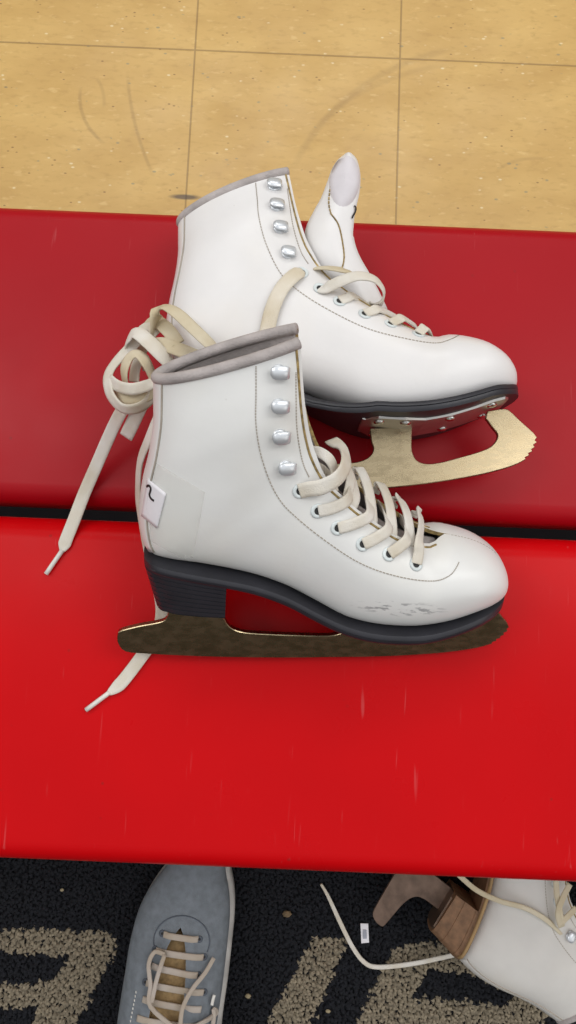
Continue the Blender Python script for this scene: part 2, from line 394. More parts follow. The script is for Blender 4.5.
# ------------------------------------------------------------------ skates (local u = heel to toe, v = up the leg, n = sideways)
def fr_matrix(anchor, rot, tilt, e):
    R3 = Matrix.Rotation(rot, 3, 'Z') @ Matrix.Rotation(e, 3, 'Y') @ Matrix.Rotation(tilt, 3, 'X')
    return Matrix.Translation(anchor) @ R3.to_4x4()
MLOW = fr_matrix(P(150, 652, ZB + .0150), radians(.5), radians(37), radians(4))
UPX = Vector((-.0702, .0610, ZB + .0405))
MUP = fr_matrix(UPX, radians(4.7), radians(-1.8), 0)
def local_at(mw, px, py, n):           # point of the plane n = const seen at the pixel, in the skate's own axes
    inv = mw.inverted(); c = inv @ CAM; d = inv.to_3x3() @ ray(px, py)
    t = (n - c.z) / d.z; return c + d * t
def to_local(mw, p): return mw.inverted() @ p

# stations: (front u,v), is_gap, (back u,v), half width, gap, boxiness of the bottom
ST = [((21.62, 6.85), 0, (21.45, 6.05), .85, 0, 2.2), ((21.42, 7.55), 0, (21.1, 5.8), 1.6, 0, 2.6), ((20.8, 8.4), 0, (20.4, 5.6), 2.3, 0, 3.2),
      ((19.75, 9.1), 0, (19.3, 5.4), 2.9, 0, 3.8), ((18.6, 9.5), 0, (17.9, 4.95), 3.25, 0, 4), ((17.35, 9.68), 0, (16.5, 4.65), 3.45, 0.02, 4),
      ((16.3, 9.52), 1, (15.2, 4.5), 3.45, .85, 4), ((14.5, 10.2), 1, (13.4, 4.52), 3.4, 1.5, 4), ((12.95, 11.15), 1, (11.7, 4.85), 3.25, 1.65, 4),
      ((11.6, 12.1), 1, (10.0, 5.65), 3.1, 1.7, 3.6), ((10.75, 12.85), 1, (8.2, 6.55), 2.95, 1.7, 3.4), ((10.15, 13.4), 1, (6.4, 7.2), 2.85, 1.7, 3.4),
      ((9.75, 13.95), 1, (4.6, 7.6), 2.8, 1.7, 3.4), ((9.45, 14.45), 1, (2.7, 7.85), 2.8, 1.7, 3.2), ((9.2, 15.0), 1, (1.1, 7.95), 2.75, 1.7, 3),
      ((8.98, 15.5), 1, (.1, 8.3), 2.75, 1.65, 2.8), ((8.8, 16.0), 1, (-.26, 9.6), 2.75, 1.6, 2.6), ((8.62, 16.6), 1, (-.28, 11.1), 2.7, 1.6, 2.5),
      ((8.45, 17.3), 1, (-.05, 12.7), 2.65, 1.6, 2.4), ((8.28, 18.1), 1, (.3, 14.2), 2.6, 1.55, 2.4), ((8.12, 19.1), 1, (.55, 15.9), 2.35, 1.4, 2.2),
      ((8.0, 20.0), 1, (.58, 17.1), 2.05, 1.3, 2.0), ((7.85, 20.95), 1, (.6, 18.3), 1.8, 1.25, 1.9)]
NR = 64
def ring(E, gap, B, w, g, pb, inset=0., nr=NR, c0=0.):
    E = Vector((E[0], E[1])); B = Vector((B[0], B[1])); g = min(g, w * .9)
    th = asin(g / w) if g > 1e-4 else 0.
    T = B + (E - B) * (2 / (1 + cos(th))) if gap else E
    Cc = (T + B) / 2; a = (T - B); h = a.length / 2; a.normalize(); h -= inset; w -= inset; out = []
    for k in range(nr):
        t = th + (2 * pi - 2 * th) * k / (nr - 1); c = cos(t); s = sin(t)
        mixb = max(0, -c) ** .5
        p = 2.1 + (pb - 2.1) * mixb
        al = h * math.copysign(abs(c) ** (2 / (2 + (p - 2) * .6)), c); nn = w * math.copysign(abs(s) ** (2 / p), s)
        q_ = Cc + a * al; out.append(Vector((q_.x, q_.y, nn + c0)))
    return out
def dense(st, sub):
    flat = [(s[0][0], s[0][1], s[1], s[2][0], s[2][1], s[3], s[4], s[5]) for s in st]
    return [((d[0], d[1]), d[2] > .5, (d[3], d[4]), d[5], max(d[6], 0), d[7]) for d in catmull(flat, sub)]
CMS = .01
def scale_pts(r): return [p * CMS for p in r]
DST = dense(ST, 3)
def boot_geo():
    rings = [scale_pts(ring(*s)) for s in DST]
    v, f = loft(rings, False, False)
    f.append(list(range(NR - 1)))
    return rings, v, f
RINGS, BV, BF = boot_geo()
BVH = BVHTree.FromPolygons([tuple(p) for p in BV], [q for q in BF], epsilon=0)
def hit_px(mw, px, py):
    inv = mw.inverted(); c = inv @ CAM; d = (inv.to_3x3() @ ray(px, py)).normalized()
    loc, nor, i, dist = BVH.ray_cast(c, d)
    if loc is None:
        loc, nor, i, dist = BVH.find_nearest(local_at(mw, px, py, .015))
    if nor.dot(d) > 0: nor = -nor
    return loc, nor
def hit_side(u, v, side):
    loc, nor, i, dist = BVH.ray_cast(Vector((u, v, side * .2)), Vector((0, 0, -side)))
    if loc is None: loc, nor, i, dist = BVH.find_nearest(Vector((u, v, side * .02)))
    if nor.z * side < 0: nor = -nor
    return loc, nor
EYE_PX = [(300, 491), (318, 511), (338, 528), (363, 544), (389, 554), (416, 564)]
HOOK_PX = [(280, 372), (280, 406), (281, 436), (287, 467)]
EYE = [hit_px(MLOW, *p)[0].to_2d() for p in EYE_PX]
HOOK = [hit_px(MLOW, *p)[0].to_2d() for p in HOOK_PX]
ST1 = [(256, 366), (256, 395), (256, 425), (262, 459), (276, 494), (297, 518), (330, 544), (362, 564), (396, 576), (430, 581), (449, 576), (459, 562)]
ST2 = [(296, 372), (296, 400), (297, 430), (302, 460), (309, 477)]
STITCH = [[hit_px(MLOW, *p)[0].to_2d() for p in L_] for L_ in (ST1, ST2)]

def rot_to(nor, ref=Vector((1, 0, 0))):
    z = nor.normalized(); x = (ref - z * ref.dot(z)).normalized(); y = z.cross(x)
    return Matrix((x, y, z)).transposed()
def eyelet_geo(loc, nor, r=.0031):
    m = MB(); R3 = rot_to(nor); rings = []
    for k in range(24):
        a = 2 * pi * k / 24; c = Vector((cos(a), sin(a), 0))
        rings.append([loc + R3 @ (c * (r + .0011 * cos(b)) + Vector((0, 0, .0002 + .0007 * sin(b)))) for b in [2 * pi * j / 8 for j in range(8)]])
    rings.append(rings[0]); v, f = loft(rings, True, False); m.add(v, f, 0)
    v = [loc + R3 @ Vector((cos(2 * pi * k / 16) * r * .8, sin(2 * pi * k / 16) * r * .8, .0003)) for k in range(16)]
    m.add(v, [list(range(16))], 1); return m
def hook_geo(loc, nor, side):
    m = MB(); R3 = rot_to(nor); S_ = 1.08; nor0 = loc - R3 @ Vector((.0008, 0, 0)); loc = nor0
    # rivet base, bent neck and the rounded plate that folds back over it
    base = [[loc + R3 @ Vector((cos(2 * pi * k / 20) * rr, sin(2 * pi * k / 20) * rr, h)) for k in range(20)] for rr, h in ((.0036, -.0003), (.0036, .0005), (.0028, .0010), (.001, .0011))]
    v, f = loft(base); m.add(v, f)
    path = [(.0026, .0004, .0024), (.0040, .0010, .0024), (.0045, .0022, .0025), (.0038, .0033, .0029), (.0022, .0037, .0032), (0, .0037, .0033), (-.0020, .0036, .0031), (-.0035, .0034, .0023), (-.0043, .0032, .0009)]
    rings = []
    pp = catmull(path, 3)
    for i, (x_, z_, hw) in enumerate(pp):
        tx = pp[min(i + 1, len(pp) - 1)][0] - pp[max(i - 1, 0)][0]; tz = pp[min(i + 1, len(pp) - 1)][1] - pp[max(i - 1, 0)][1]; L_ = sqrt(tx * tx + tz * tz)
        nx, nz = -tz / L_, tx / L_; t = .0005
        rings.append([loc + R3 @ Vector((x_ + nx * b * t, a * hw, z_ + nz * b * t - .0003 * a * a)) for a, b in ((-1, 0), (-.9, 1), (-.4, 1.3), (.4, 1.3), (.9, 1), (1, 0), (.9, -1), (-.9, -1))])
    v, f = loft(rings); m.add(v, f); m.v = [loc + (p - loc) * S_ for p in m.v]; return m
def patch_mesh(grid, off, th=.00015):
    """thin sheet lying on a surface: grid of (loc, nor)"""
    nr = len(grid[0]); top = [l + n_ * off for r in grid for l, n_ in r]; bot = [l + n_ * (off - th) for r in grid for l, n_ in r]
    f = grid_faces(len(grid), nr); k = len(top); v = top + bot
    f2 = [[i + k for i in q][::-1] for q in f]; ed = []
    per = [j for j in range(nr)] + [i * nr + nr - 1 for i in range(1, len(grid))] + [(len(grid) - 1) * nr + j for j in range(nr - 2, -1, -1)] + [i * nr for i in range(len(grid) - 2, 0, -1)]
    for a, b in zip(per, per[1:] + per[:1]): ed.append([a, b, b + k, a + k])
    return v, f + f2 + ed

# bottom contour seen from the side and plan width of the outsole (u, seam height v, half width), cm
SOLE = [(-.12, 8.0, .35), (-.05, 8.0, 1.1), (.16, 8.02, 1.75), (.6, 8.06, 2.3), (1.4, 8.02, 2.62), (3.0, 7.8, 2.78), (4.7, 7.52, 2.8), (6.4, 7.15, 2.78), (8.2, 6.52, 2.85), (10.0, 5.6, 3.0), (11.6, 4.95, 3.25),
        (13.2, 4.62, 3.45), (15.0, 4.56, 3.55), (16.6, 4.72, 3.55), (18.2, 5.1, 3.3), (19.6, 5.55, 2.9), (20.5, 5.75, 2.35), (21.15, 5.92, 1.7), (21.5, 6.02, 1.0), (21.66, 6.06, .4)]
def sole_thick(u): return lerp(.38, .50, max(0, min(1, (u - 4.5) / 6)))
def build_skate(name, mw, label, leather_m, near=1, heel_m=None, seam_drop=0., tongue=True, scale=1.):
    """near = +1 when the +n side faces up, -1 when the -n side does"""
    root = empty(name, mw @ Matrix.Scale(scale, 4), label, 'ice skate')
    mesh_obj('boot_upper', BV, BF, leather_m, root, merge=1e-5)
    # lining with raw cut edges at the throat
    k0 = 12; inn = [scale_pts(ring(*s, inset=.22)) for s in DST[k0:]]
    mb = MB(); v, f = loft(inn, False, False); mb.add(v, f, 0)
    out = RINGS[k0:]
    for idx in (0, NR - 1):
        a = [r[idx] for r in out]; b = [r[idx] for r in inn]
        mb.add(a + b, [[i, i + 1, i + 1 + len(a), i + len(a)] for i in range(len(a) - 1)], 1)
    mb.add(out[-1] + inn[-1], [[i, i + 1, i + 1 + NR, i + NR] for i in range(NR - 1)], 1)
    lo_ = mb.build('lining', [M['lining'], M['raw']], root, recalc=False); lo_['label'] = 'grey felt lining with tan cut edges'
    tp = [(a + b) / 2 for a, b in zip(RINGS[-1], inn[-1])]
    bind = mesh_obj('collar_binding', *tube([p + Vector((0, .0006, 0)) for p in tp[::2] + [tp[-1]]], .0030, 2, 10, (1, 0, 0)), M['lining'], root); bind['label'] = 'rolled grey collar binding'
    # vamp raw edge fringe piping along the far flap
    for idx, nm in ((1, 'flap_edge'), (NR - 2, 'flap_edge')):
        pts = [r[idx] for r in RINGS[17:]]
        mesh_obj('flap_edge', *tube(pts, .0007, 1, 6), M['raw'], root)['label'] = 'frayed tan flap edge'
    # back stay
    kb = NR // 2; rs = RINGS[45:]; grid = []
    for r in rs:
        row = []
        for j in range(kb - 7, kb + 7):
            p = r[j]; cen = sum((r[q_] for q_ in range(0, NR, 4)), Vector()) / 16; row.append((p, (p - cen).normalized()))
        grid.append(row)
    mesh_obj('back_stay', *patch_mesh(grid, .0007, .001), leather_m, root)['label'] = 'leather strip down the back seam'
    for col_ in (0, -1):
        mesh_obj('stay_seam', *tube([g_[col_][0] + g_[col_][1] * .0005 for g_ in grid], .0005, 1, 6), M['thread'], root)
    # outsole
    so = catmull(SOLE, 4); rings = []
    sg = near
    for (u, v_, w) in so:
        u *= CMS; w *= CMS; v_ *= CMS; kk = sole_thick(u / CMS) / .72
        rr = []
        for (a, b) in ((-.97, .0012), (-1, -.0004), (-1.005, -.0022), (-.985, -.0026), (-1.0, -.0030), (-1.0, -.0054), (-.975, -.0072), (0, -.0072), (.975, -.0072), (1.0, -.0054), (1.0, -.0030), (.985, -.0026), (1.005, -.0022), (1, -.0004), (.97, .0012), (0, .0012)):
            dv = -seam_drop * max(0, min(1, (.125 - u) / .04)) * max(0, a * sg) if seam_drop else 0
            rr.append(Vector((u, v_ + (b * kk if b < 0 else b) + dv, a * w)))
        rings.append(rr)
    hm = heel_m or M['rubber']
    mesh_obj('outsole', *loft(rings), hm if heel_m else M['rubber'], root, sharp=50)
    # welt line and stacked heel
    def interp(u):
        for a, b in zip(so, so[1:]):
            if a[0] <= u <= b[0]:
                t = (u - a[0]) / (b[0] - a[0]); return lerp(a[1], b[1], t), lerp(a[2], b[2], t)
        return so[0][1], so[0][2]
    foot = []
    for k in range(15): foot.append((lerp(4.7, .75, k / 14), 1))
    arc = [(.75 - .85 * sin(a), cos(a)) for a in [pi / 2 * j / 8 for j in range(1, 9)]]
    side = []
    for u, q_ in foot: side.append((u, interp(u)[1] * .97 if u > .75 else 2.28))
    for u, c in arc: side.append((u, 2.3 * max(c, 0) ** .7))
    outline = [(u, w) for u, w in side] + [(u, -w) for u, w in side[::-1][1:]]
    hb = MB(); rings = []; NL = 2 if heel_m else 8
    for li in range(NL + 1):
        t0 = li / NL
        for tt, ins in ((t0 + .004, .0), (t0 + .1 / 1, .0), (t0 + .112, .05), (t0 + .124, .05)):
            if li == NL and tt > t0 + .01: break
            tt = min(tt, 1.); rr = []
            for (u, w) in outline:
                vt = interp(max(u, -.4))[0] - .34; vb = 4.9
                uu = u + tt * (.6 if u < 2 else .6 * max(0, (4.75 - u) / 2.75)) * (1 if u < 4.7 else 0)
                sc_ = 1 - .07 * tt
                rr.append(Vector(((uu - 2.6) * (1 - ins * .25) + 2.6, lerp(vt, vb, tt), w * sc_ - math.copysign(ins if abs(w) > .2 else 0, w))) * CMS)
            rings.append(rr)
    v, f = loft(rings); ho = mesh_obj('heel', v, f, heel_m or M['rubber'], root, sharp=40)
    if heel_m:
        ho['label'] = 'brown stacked leather heel'
        pts = [Vector((u, interp(max(u, -.4))[0] - .1, (interp(u)[1] if u > .3 else 2.6 * max(0, (u + .12) / .72)) * near + .06 * near)) * CMS for u in [8, 7, 6, 5, 4, 3, 2, 1, .6, .3, .0, -.1]]
        mesh_obj('welt', *tube(pts, .0016, 3, 8), M['wood_edge'], root)
    # blade
    bl = [(-2.0, 1.30), (-1.95, .75), (-1.5, .12), (0, -.02), (3.15, -.10), (6, -.08), (9, .0), (11.45, .13), (14, .26), (16.3, .45), (18.8, .78), (20.6, 1.16), (21.45, 1.45)]
    dt = .25
    tooth = [(21.62, 1.66), (21.60, 1.78), (21.86, 1.90), (21.82, 2.03), (22.08, 2.15), (22.03, 2.28), (22.26, 2.42), (22.18, 2.56), (22.42, 2.72), (22.30, 2.86), (22.45, 3.02)]
    top = [(22.50, 3.35), (22.15, 3.72), (21.6, 4.3), (21.2, 4.75), (20.8, 4.95), (19.75, 4.85), (19.6, 4.4)]
    win = [(20.0, 3.75), (20.25, 3.35), (20.15, 2.95), (19.75, 2.55), (19.0, 2.25), (17.8, 1.95), (16.6, 1.68), (15.7, 1.62), (15.1, 1.85), (14.85, 2.4), (14.85, 3.0), (14.95, 3.98), (12.3, 4.02),
           (12.35, 3.2), (12.45, 2.7), (12.2, 2.25), (11.6, 1.95), (10.6, 1.85), (8, 1.85), (6.3, 1.9), (5.5, 2.05), (4.95, 2.4), (4.62, 3.0), (4.55, 4.85)] + ([(2.3, 4.85), (2.3, 3.4), (2.1, 2.7), (1.5, 2.2), (.5, 1.9), (-.6, 1.75), (-1.6, 1.6), (-1.92, 1.5)] if heel_m else [(1.2, 4.85), (1.2, 3.2), (1.0, 2.75), (.5, 2.5), (-.6, 2.2), (-1.6, 1.85), (-1.92, 1.65)])
    def rnd(seq, k=4): return [tuple(p) for p in catmull(seq, k)]
    i1 = next(i for i, p in enumerate(win) if p[0] == 14.95) + 1; i2 = next(i for i, p in enumerate(win) if p == (4.55, 4.85))
    top = rnd(top[:-1], 3) + [top[-1]]
    win = rnd(win[:i1]) + rnd(win[i1:i2]) + [win[i2]] + [win[i2 + 1]] + rnd(win[i2 + 2:], 3)
    mesh_obj('blade', *prism([(x_ * CMS, y_ * CMS) for x_, y_ in rnd(bl, 3) + [(x_ + dt, y_) for x_, y_ in tooth] + top + win], -.0019, .0019, .0004), M['blade_worn'] if heel_m else M['steel'], root, smooth=False)['label'] = 'dull brown blade' if heel_m else 'nickel figure blade with toe pick'
    # mounting plates: front one follows the sole, rear one under the heel
    def plate(us, vf, wf, th, nm):
        rings = []
        for u in us:
            vv_ = vf(u); w = wf(u)
            rings.append([Vector((u, vv_, -w)) * CMS, Vector((u, vv_ - th, -w * .96)) * CMS, Vector((u, vv_ - th, w * .96)) * CMS, Vector((u, vv_, w)) * CMS])
        return mesh_obj(nm, *loft(rings), M['blade_worn'] if heel_m else M['plate'], root, smooth=False)
    fv = lambda u: interp(u)[0] - sole_thick(u) + .02
    plate([11.7, 11.9, 12.6, 14.2, 15.5, 17, 18.6, 19.8, 20.4, 20.7], fv, lambda u: 2.3 if 12 < u < 15 else (1.5 if u < 12 or u > 20.5 else 1.9), .16, 'sole_plate')
    plate([.9, 1.2, 2.5, 4.2, 4.6], lambda u: 4.92, lambda u: 1.9 if 1 < u < 4.5 else 1.5, .15, 'heel_plate')
    for (u, n_) in ((12.7, 1.5), (14.3, 1.5), (12.7, -1.5), (14.3, -1.5), (17.1, 1.2), (17.1, -1.2), (19.7, 1.2), (19.7, -1.2)):
        c = Vector((u, fv(u) - .16, n_)) * CMS
        rg = [[c + Vector((cos(a) * r, -h, sin(a) * r)) for a in [2 * pi * k / 14 for k in range(14)]] for r, h in ((.0034, -.0003), (.0034, .0004), (.0022, .0013), (.0006, .0015))]
        mesh_obj('screw', *loft(rg), M['chrome'], root)
    # eyelets and hooks on both flaps
    for s in (1, -1):
        for p in EYE: eyelet_geo(*hit_side(p.x, p.y, s)).build('eyelet', [M['whitemetal'], M['hole']], root)
        for p in HOOK: hook_geo(*hit_side(p.x, p.y, s), s).build('hook', M['hook'], root)['label'] = 'chrome lace hook'
        for p in HOOK:
            l_, n_ = hit_side(p.x, p.y, s); l_ = l_ - n_ * .0026; R3 = rot_to(-n_)
            mesh_obj('rivet', *loft([[l_ + R3 @ Vector((cos(2 * pi * k / 16) * r, sin(2 * pi * k / 16) * r, h)) for k in range(16)] for r, h in ((.0036, -.0002), (.0036, .0004), (.0024, .0008), (.0014, .0002), (.0004, .0002))]), M['chrome'], root)
    # stitching
    sm = MB()
    for s in (1, -1):
        for line in STITCH:
            sm = MB(); pts = catmull([tuple(p) for p in line], 10); acc = 0; prev = None; seg = []
            for q_ in pts:
                l_, n_ = hit_side(q_[0], q_[1], s)
                seg.append((l_, n_))
            d = 0
            for (a, na), (b, nb) in zip(seg, seg[1:]):
                L_ = (b - a).length; k = max(1, round(L_ / .0034))
                for j in range(k):
                    p0 = a.lerp(b, (j + .15) / k); p1 = a.lerp(b, (j + .85) / k); n_ = na
                    if (p1 - p0).length < .0004: continue
                    t = (p1 - p0).normalized(); w = t.cross(n_).normalized() * .00028
                    sm.add([p0 + w - n_ * .0002, p0 - w - n_ * .0002, p1 - w - n_ * .0002, p1 + w - n_ * .0002, p0 + w + n_ * .0003, p0 - w + n_ * .0003, p1 - w + n_ * .0003, p1 + w + n_ * .0003],
                           [[4, 5, 6, 7], [0, 1, 5, 4], [1, 2, 6, 5], [2, 3, 7, 6], [3, 0, 4, 7]])
            sm.build('stitching', M['thread'], root, smooth=False)['label'] = 'grey dashed stitching'
    sm = MB()
    for k in range(15):
        q0_, q1_ = [BVH.ray_cast(Vector((u_ * CMS, .2, .0006)), Vector((0, -1, 0)))[:2] for u_ in (17.75 + k * .2, 17.75 + k * .2 + .14)]
        if q0_[0] and q1_[0]:
            v, f = tube([q0_[0] + q0_[1] * .0002, q1_[0] + q1_[1] * .0002], .0004, 1, 6); sm.add(v, f)
    sm.build('stitching', M['thread'], root, smooth=False)['label'] = 'grey dashed stitching'
    if tongue:
        rings = []
        tl = [s for s in DST[16::3]]
        for i, s in enumerate(tl):
            E = Vector(s[0]); B = Vector(s[2]); a = (E - B).normalized(); k = i / (len(tl) - 1)
            c = E - a * lerp(.45, .7, min(1, k * 2)); w = min(lerp(1.3, 2.0, min(1, k * 3)), s[3] - .55)
            top_ = []; bt = []
            for q_ in range(9):
                x_ = -1 + q_ / 4; p = c - a * (.55 * x_ * x_)
                top_.append(Vector((p.x, p.y, x_ * w)) * CMS); p = p - a * .3; bt.append(Vector((p.x, p.y, x_ * w * .97)) * CMS)
            rings.append(top_ + bt[::-1])
        mesh_obj('tongue', *loft(rings), M['lining'], root)['label'] = 'padded grey tongue inside the throat'
    return root
UPZ = Vector((0, 0, 1))
def lace(root, pts, ups, w=.0068, t=.0014, m='lace', sub=6, name='shoelace', taper=None):
    v, f = ribbon(pts, ups, w, t, sub, taper); return mesh_obj(name, v, f, M[m], root)
def world_lace(root, mw, pts, up=None, **k):
    """pts: (px, py, z above bench) in the room"""
    inv = mw.inverted(); pl = [inv @ P(a, b, ZB + c) for a, b, c in pts]
    u = [(inv.to_3x3() @ Vector(x_)).normalized() for x_ in (up if up else [(0, 0, 1)] * len(pl))]
    return lace(root, pl, u, **k)
def aglet(parent, mw, p0, p1, r=.0016, zb=ZB):
    inv = mw.inverted(); a = inv @ P(p0[0], p0[1], zb + p0[2]); b = inv @ P(p1[0], p1[1], zb + p1[2])
    return mesh_obj('aglet', *tube([a, a.lerp(b, .5), b], r, 2, 10), M['aglet'], parent)

# ---- near skate: leans on the other one
sk1 = build_skate('ice_skate', MLOW, 'front white ice skate with the number 2 sticker on its heel', M['leather'])
def near_pt(px, py, n): return local_at(MLOW, px, py, n)
def on_boot(mw, px, py, off):
    l_, n_ = hit_px(mw, px, py); return l_ + n_ * off, n_
outw = Vector((.38, .36, .85)).normalized()
# cross laces from near eyelets over the flap edge to the far flap
def cross(eye, mid, far, nf=-.016):
    a, na = on_boot(MLOW, *eye, .0006); b = near_pt(*mid, .0195); c = near_pt(*far, nf)
    b2 = a.lerp(b, .5) + na * .0022
    lace(sk1, [a, b2, b + Vector((.0012, .0022, .0004)), b.lerp(c, .5) + Vector((.0015, .003, 0)), c + Vector((.0005, .001, 0))], [na, na, (na + outw).normalized(), outw, outw])
def under(far, near, bow=.003, nf=-.0185, nn=.0165):
    a = near_pt(*far, nf); b = near_pt(*near, nn)
    lace(sk1, [a - Vector((.002, .004, 0)), a + Vector((.0008, .0026, 0)), a.lerp(b, .5) + Vector((bow * .7, bow + .002, 0)), b + Vector((.0006, .0012, 0)), b - Vector((.002, .005, .001))], [Vector((.3, .4, -.8)), outw, outw, outw, Vector((.3, .4, .8))])
cross((318, 511), (345, 503), (352, 480)); cross((338, 528), (367, 518), (362, 488)); cross((363, 544), (386, 531), (378, 506)); cross((389, 554), (405, 541), (399, 520))
under((357, 472), (371, 524)); under((378, 487), (391, 536)); under((396, 501), (409, 543)); under((345, 468), (345, 503), .004)
a, na = on_boot(MLOW, 416, 564, .0006)
c = near_pt(417, 514, -.015)
lace(sk1, [a, a.lerp(near_pt(417, 548, .018), .6) + na * .002, near_pt(417, 545, .018) + Vector((.001, .003, 0)), near_pt(418, 528, 0) + Vector((.0014, .0032, 0)), c + Vector((.0005, .002, 0)), c - Vector((.002, .003, .002))], [na, na, outw, outw, outw, outw])
# top lace: wide run from the first eyelet looping over the throat
a, na = on_boot(MLOW, 299, 491, .0006)
lace(sk1, [a, near_pt(310, 489, .026), near_pt(322, 487, .0265), near_pt(338, 478, .024), near_pt(346, 464, .012), near_pt(343, 450, -.004), near_pt(331, 440, -.016)], [na, na, Vector((.1, .3, 1)), Vector((.5, .3, .8)), outw, outw, outw], w=.0085)
lace(sk1, [near_pt(306, 452, .008), near_pt(318, 452, .010), near_pt(329, 459, .012), near_pt(334, 470, .012), near_pt(333, 482, .014)], [outw, outw, outw, Vector((.7, .2, .6)), Vector((.7, .2, .6))], w=.006)
lace(sk1, [near_pt(312, 466, .002), near_pt(322, 470, .006), near_pt(330, 480, .010), near_pt(334, 492, .014)], outw, w=.006)
lace(sk1, [near_pt(345, 470, -.012), near_pt(352, 480, -.004), near_pt(356, 496, .010), near_pt(352, 508, .017)], outw, w=.006)
# sticker with handwritten number, clear tape
def quad_grid(mw, q4, nu, nv):
    g = []
    for i in range(nu + 1):
        row = []
        for j in range(nv + 1):
            s = i / nu; t = j / nv
            x_ = lerp(lerp(q4[0][0], q4[1][0], s), lerp(q4[3][0], q4[2][0], s), t); y_ = lerp(lerp(q4[0][1], q4[1][1], s), lerp(q4[3][1], q4[2][1], s), t)
            row.append(hit_px(mw, x_, y_))
        g.append(row)
    return g
tp_ = mesh_obj('clear_tape', *patch_mesh(quad_grid(MLOW, [(155, 462), (205, 492), (192, 563), (149, 540)], 10, 12), .0004), M['tape'], sk1, smooth=True); tp_['label'] = 'clear tape over the heel'
stk = mesh_obj('size_sticker', *patch_mesh(quad_grid(MLOW, [(148.5, 478), (166.8, 493), (157.8, 528), (142.5, 515.5)], 8, 10), .0009, .0003), M['paper'], sk1); stk['label'] = 'white sticker with a handwritten 2'
num = [(148.2, 486.6), (149.6, 485.4), (151.3, 485.9), (152.3, 488.2), (151.8, 491.2), (151.0, 494.0), (151.6, 496.6), (153.2, 498.8), (155.2, 500.0)]
mesh_obj('numeral', *ribbon([hit_px(MLOW, *p)[0] + hit_px(MLOW, *p)[1] * .0011 for p in num], [hit_px(MLOW, *p)[1] for p in num], .0013, .0003, 4), M['ink'], stk)['label'] = 'black handwritten 2'

# ---- far skate
sk2 = build_skate('ice_skate', MUP, 'white ice skate lying behind, tongue pulled up, toe and blade pointing right', M['leather_b'], seam_drop=.012, tongue=False)
def up_pt(px, py, n): return local_at(MUP, px, py, n)
# pulled-out tongue: padded blade-shaped flap, folded along its length
def tongue_out():
    cl = [(372, 318, .004, 36), (356, 292, .012, 42), (338, 264, .018, 46), (329, 240, .020, 50), (333, 220, .020, 43), (338, 205, .020, 37), (343, 188, .020, 34), (346, 172, .020, 29), (348, 160, .020, 19), (348, 154, .020, 7)]
    cc = catmull(cl, 4); rings = []
    for i, (x_, y_, n_, w) in enumerate(cc):
        j0 = cc[max(i - 1, 0)]; j1 = cc[min(i + 1, len(cc) - 1)]
        tx, ty = j1[0] - j0[0], j1[1] - j0[1]; L_ = sqrt(tx * tx + ty * ty); sx_, sy_ = -ty / L_, tx / L_
        top_ = []; bt = []
        for q_ in range(13):
            a = -1 + q_ / 6
            fold = -.006 * max(0, a * .9 + .1) ** 1.5 - .005 * max(0, -a - .25)
            # a=+1 is the left edge of the picture side, dropping away towards the bench
            p = up_pt(x_ - sx_ * a * w / 2, y_ - sy_ * a * w / 2, n_ - .004 + fold * (0.6 + .5 * (1 - i / len(cc))))
            thk = .0036 * sqrt(max(0.02, 1 - a * a))
            top_.append(p + Vector((0, 0, thk * .5))); bt.append(p - Vector((0, 0, thk * .5)))
        rings.append(top_ + bt[::-1])
    return rings
tr_ = tongue_out()
tg = mesh_obj('tongue', *loft(tr_), M['leather_b'], sk2); tg['label'] = 'white tongue pulled up out of the boot'
# padded lining oval on the tongue and its overcast edge
ov = [(330, 205), (333, 190), (337, 176), (343, 164), (349, 163), (354, 172), (355, 186), (352, 200), (346, 212), (343, 225), (338, 214)]
tbv = BVHTree.FromPolygons([tuple(p) for r in tr_ for p in r], grid_faces(len(tr_), len(tr_[0]), True))
def hit_t(px, py):
    inv = MUP.inverted(); c = inv @ CAM; d = (inv.to_3x3() @ ray(px, py)).normalized(); l_, n_, i_, ds = tbv.ray_cast(c, d)
    if l_ is None: l_, n_, i_, ds = tbv.find_nearest(up_pt(px, py, .018))
    if n_.dot(d) > 0: n_ = -n_
    return l_, n_
sm = MB()
edge_px = [(331, 214), (329, 204), (330, 192), (333, 180), (337, 169), (342, 161)]
for a_, b_ in zip(catmull(edge_px, 3), catmull(edge_px, 3)[1:]):
    l0, n0 = hit_t(*a_); l1, n1 = hit_t(*b_)
    if (l1 - l0).length < .012: v, f = tube([l0 + n0 * .0004, l0.lerp(l1, .6) + n0 * .0006], .0005, 1, 6); sm.add(v, f)
edge_px2 = [(331, 214), (338, 224), (342, 240), (344, 258), (341, 272)]
for a_, b_ in zip(catmull(edge_px2, 4), catmull(edge_px2, 4)[1:]):
    l0, n0 = hit_t(*a_); l1, n1 = hit_t(*b_)
    if (l1 - l0).length < .012: v, f = tube([l0 + n0 * .0002, l1 + n0 * .0002], .0005, 1, 6); sm.add(v, f)
sm.build('overcast_stitching', M['raw'], tg)
pad = [[hit_t(344.5 + (15.5 * cos(a_) + 1.5 * sin(a_)) * k_, 181 - 26 * sin(a_) * k_) for a_ in [2 * pi * q_ / 28 for q_ in range(29)]] for k_ in (.01, .3, .6, .85, 1)]
pd = [[(l_ + n_ * .0011 * (1 if i_ < 3 else (.8 if i_ == 3 else -.4)), n_) for l_, n_ in row] for i_, row in enumerate(pad)]
mesh_obj('tongue_pad', *loft([[l_ + n_ * .0004 for l_, n_ in row[:-1]] for row in pd], True, False), simple('lavender_white_padding', (.70, .665, .69, 1), .75, 0, 80, .05), tg)['label'] = 'oval pale padding at the tongue tip'
mk = [hit_t(x_, y_) for x_, y_ in ((357.5, 204), (355, 208), (354.5, 212), (355.5, 216))]
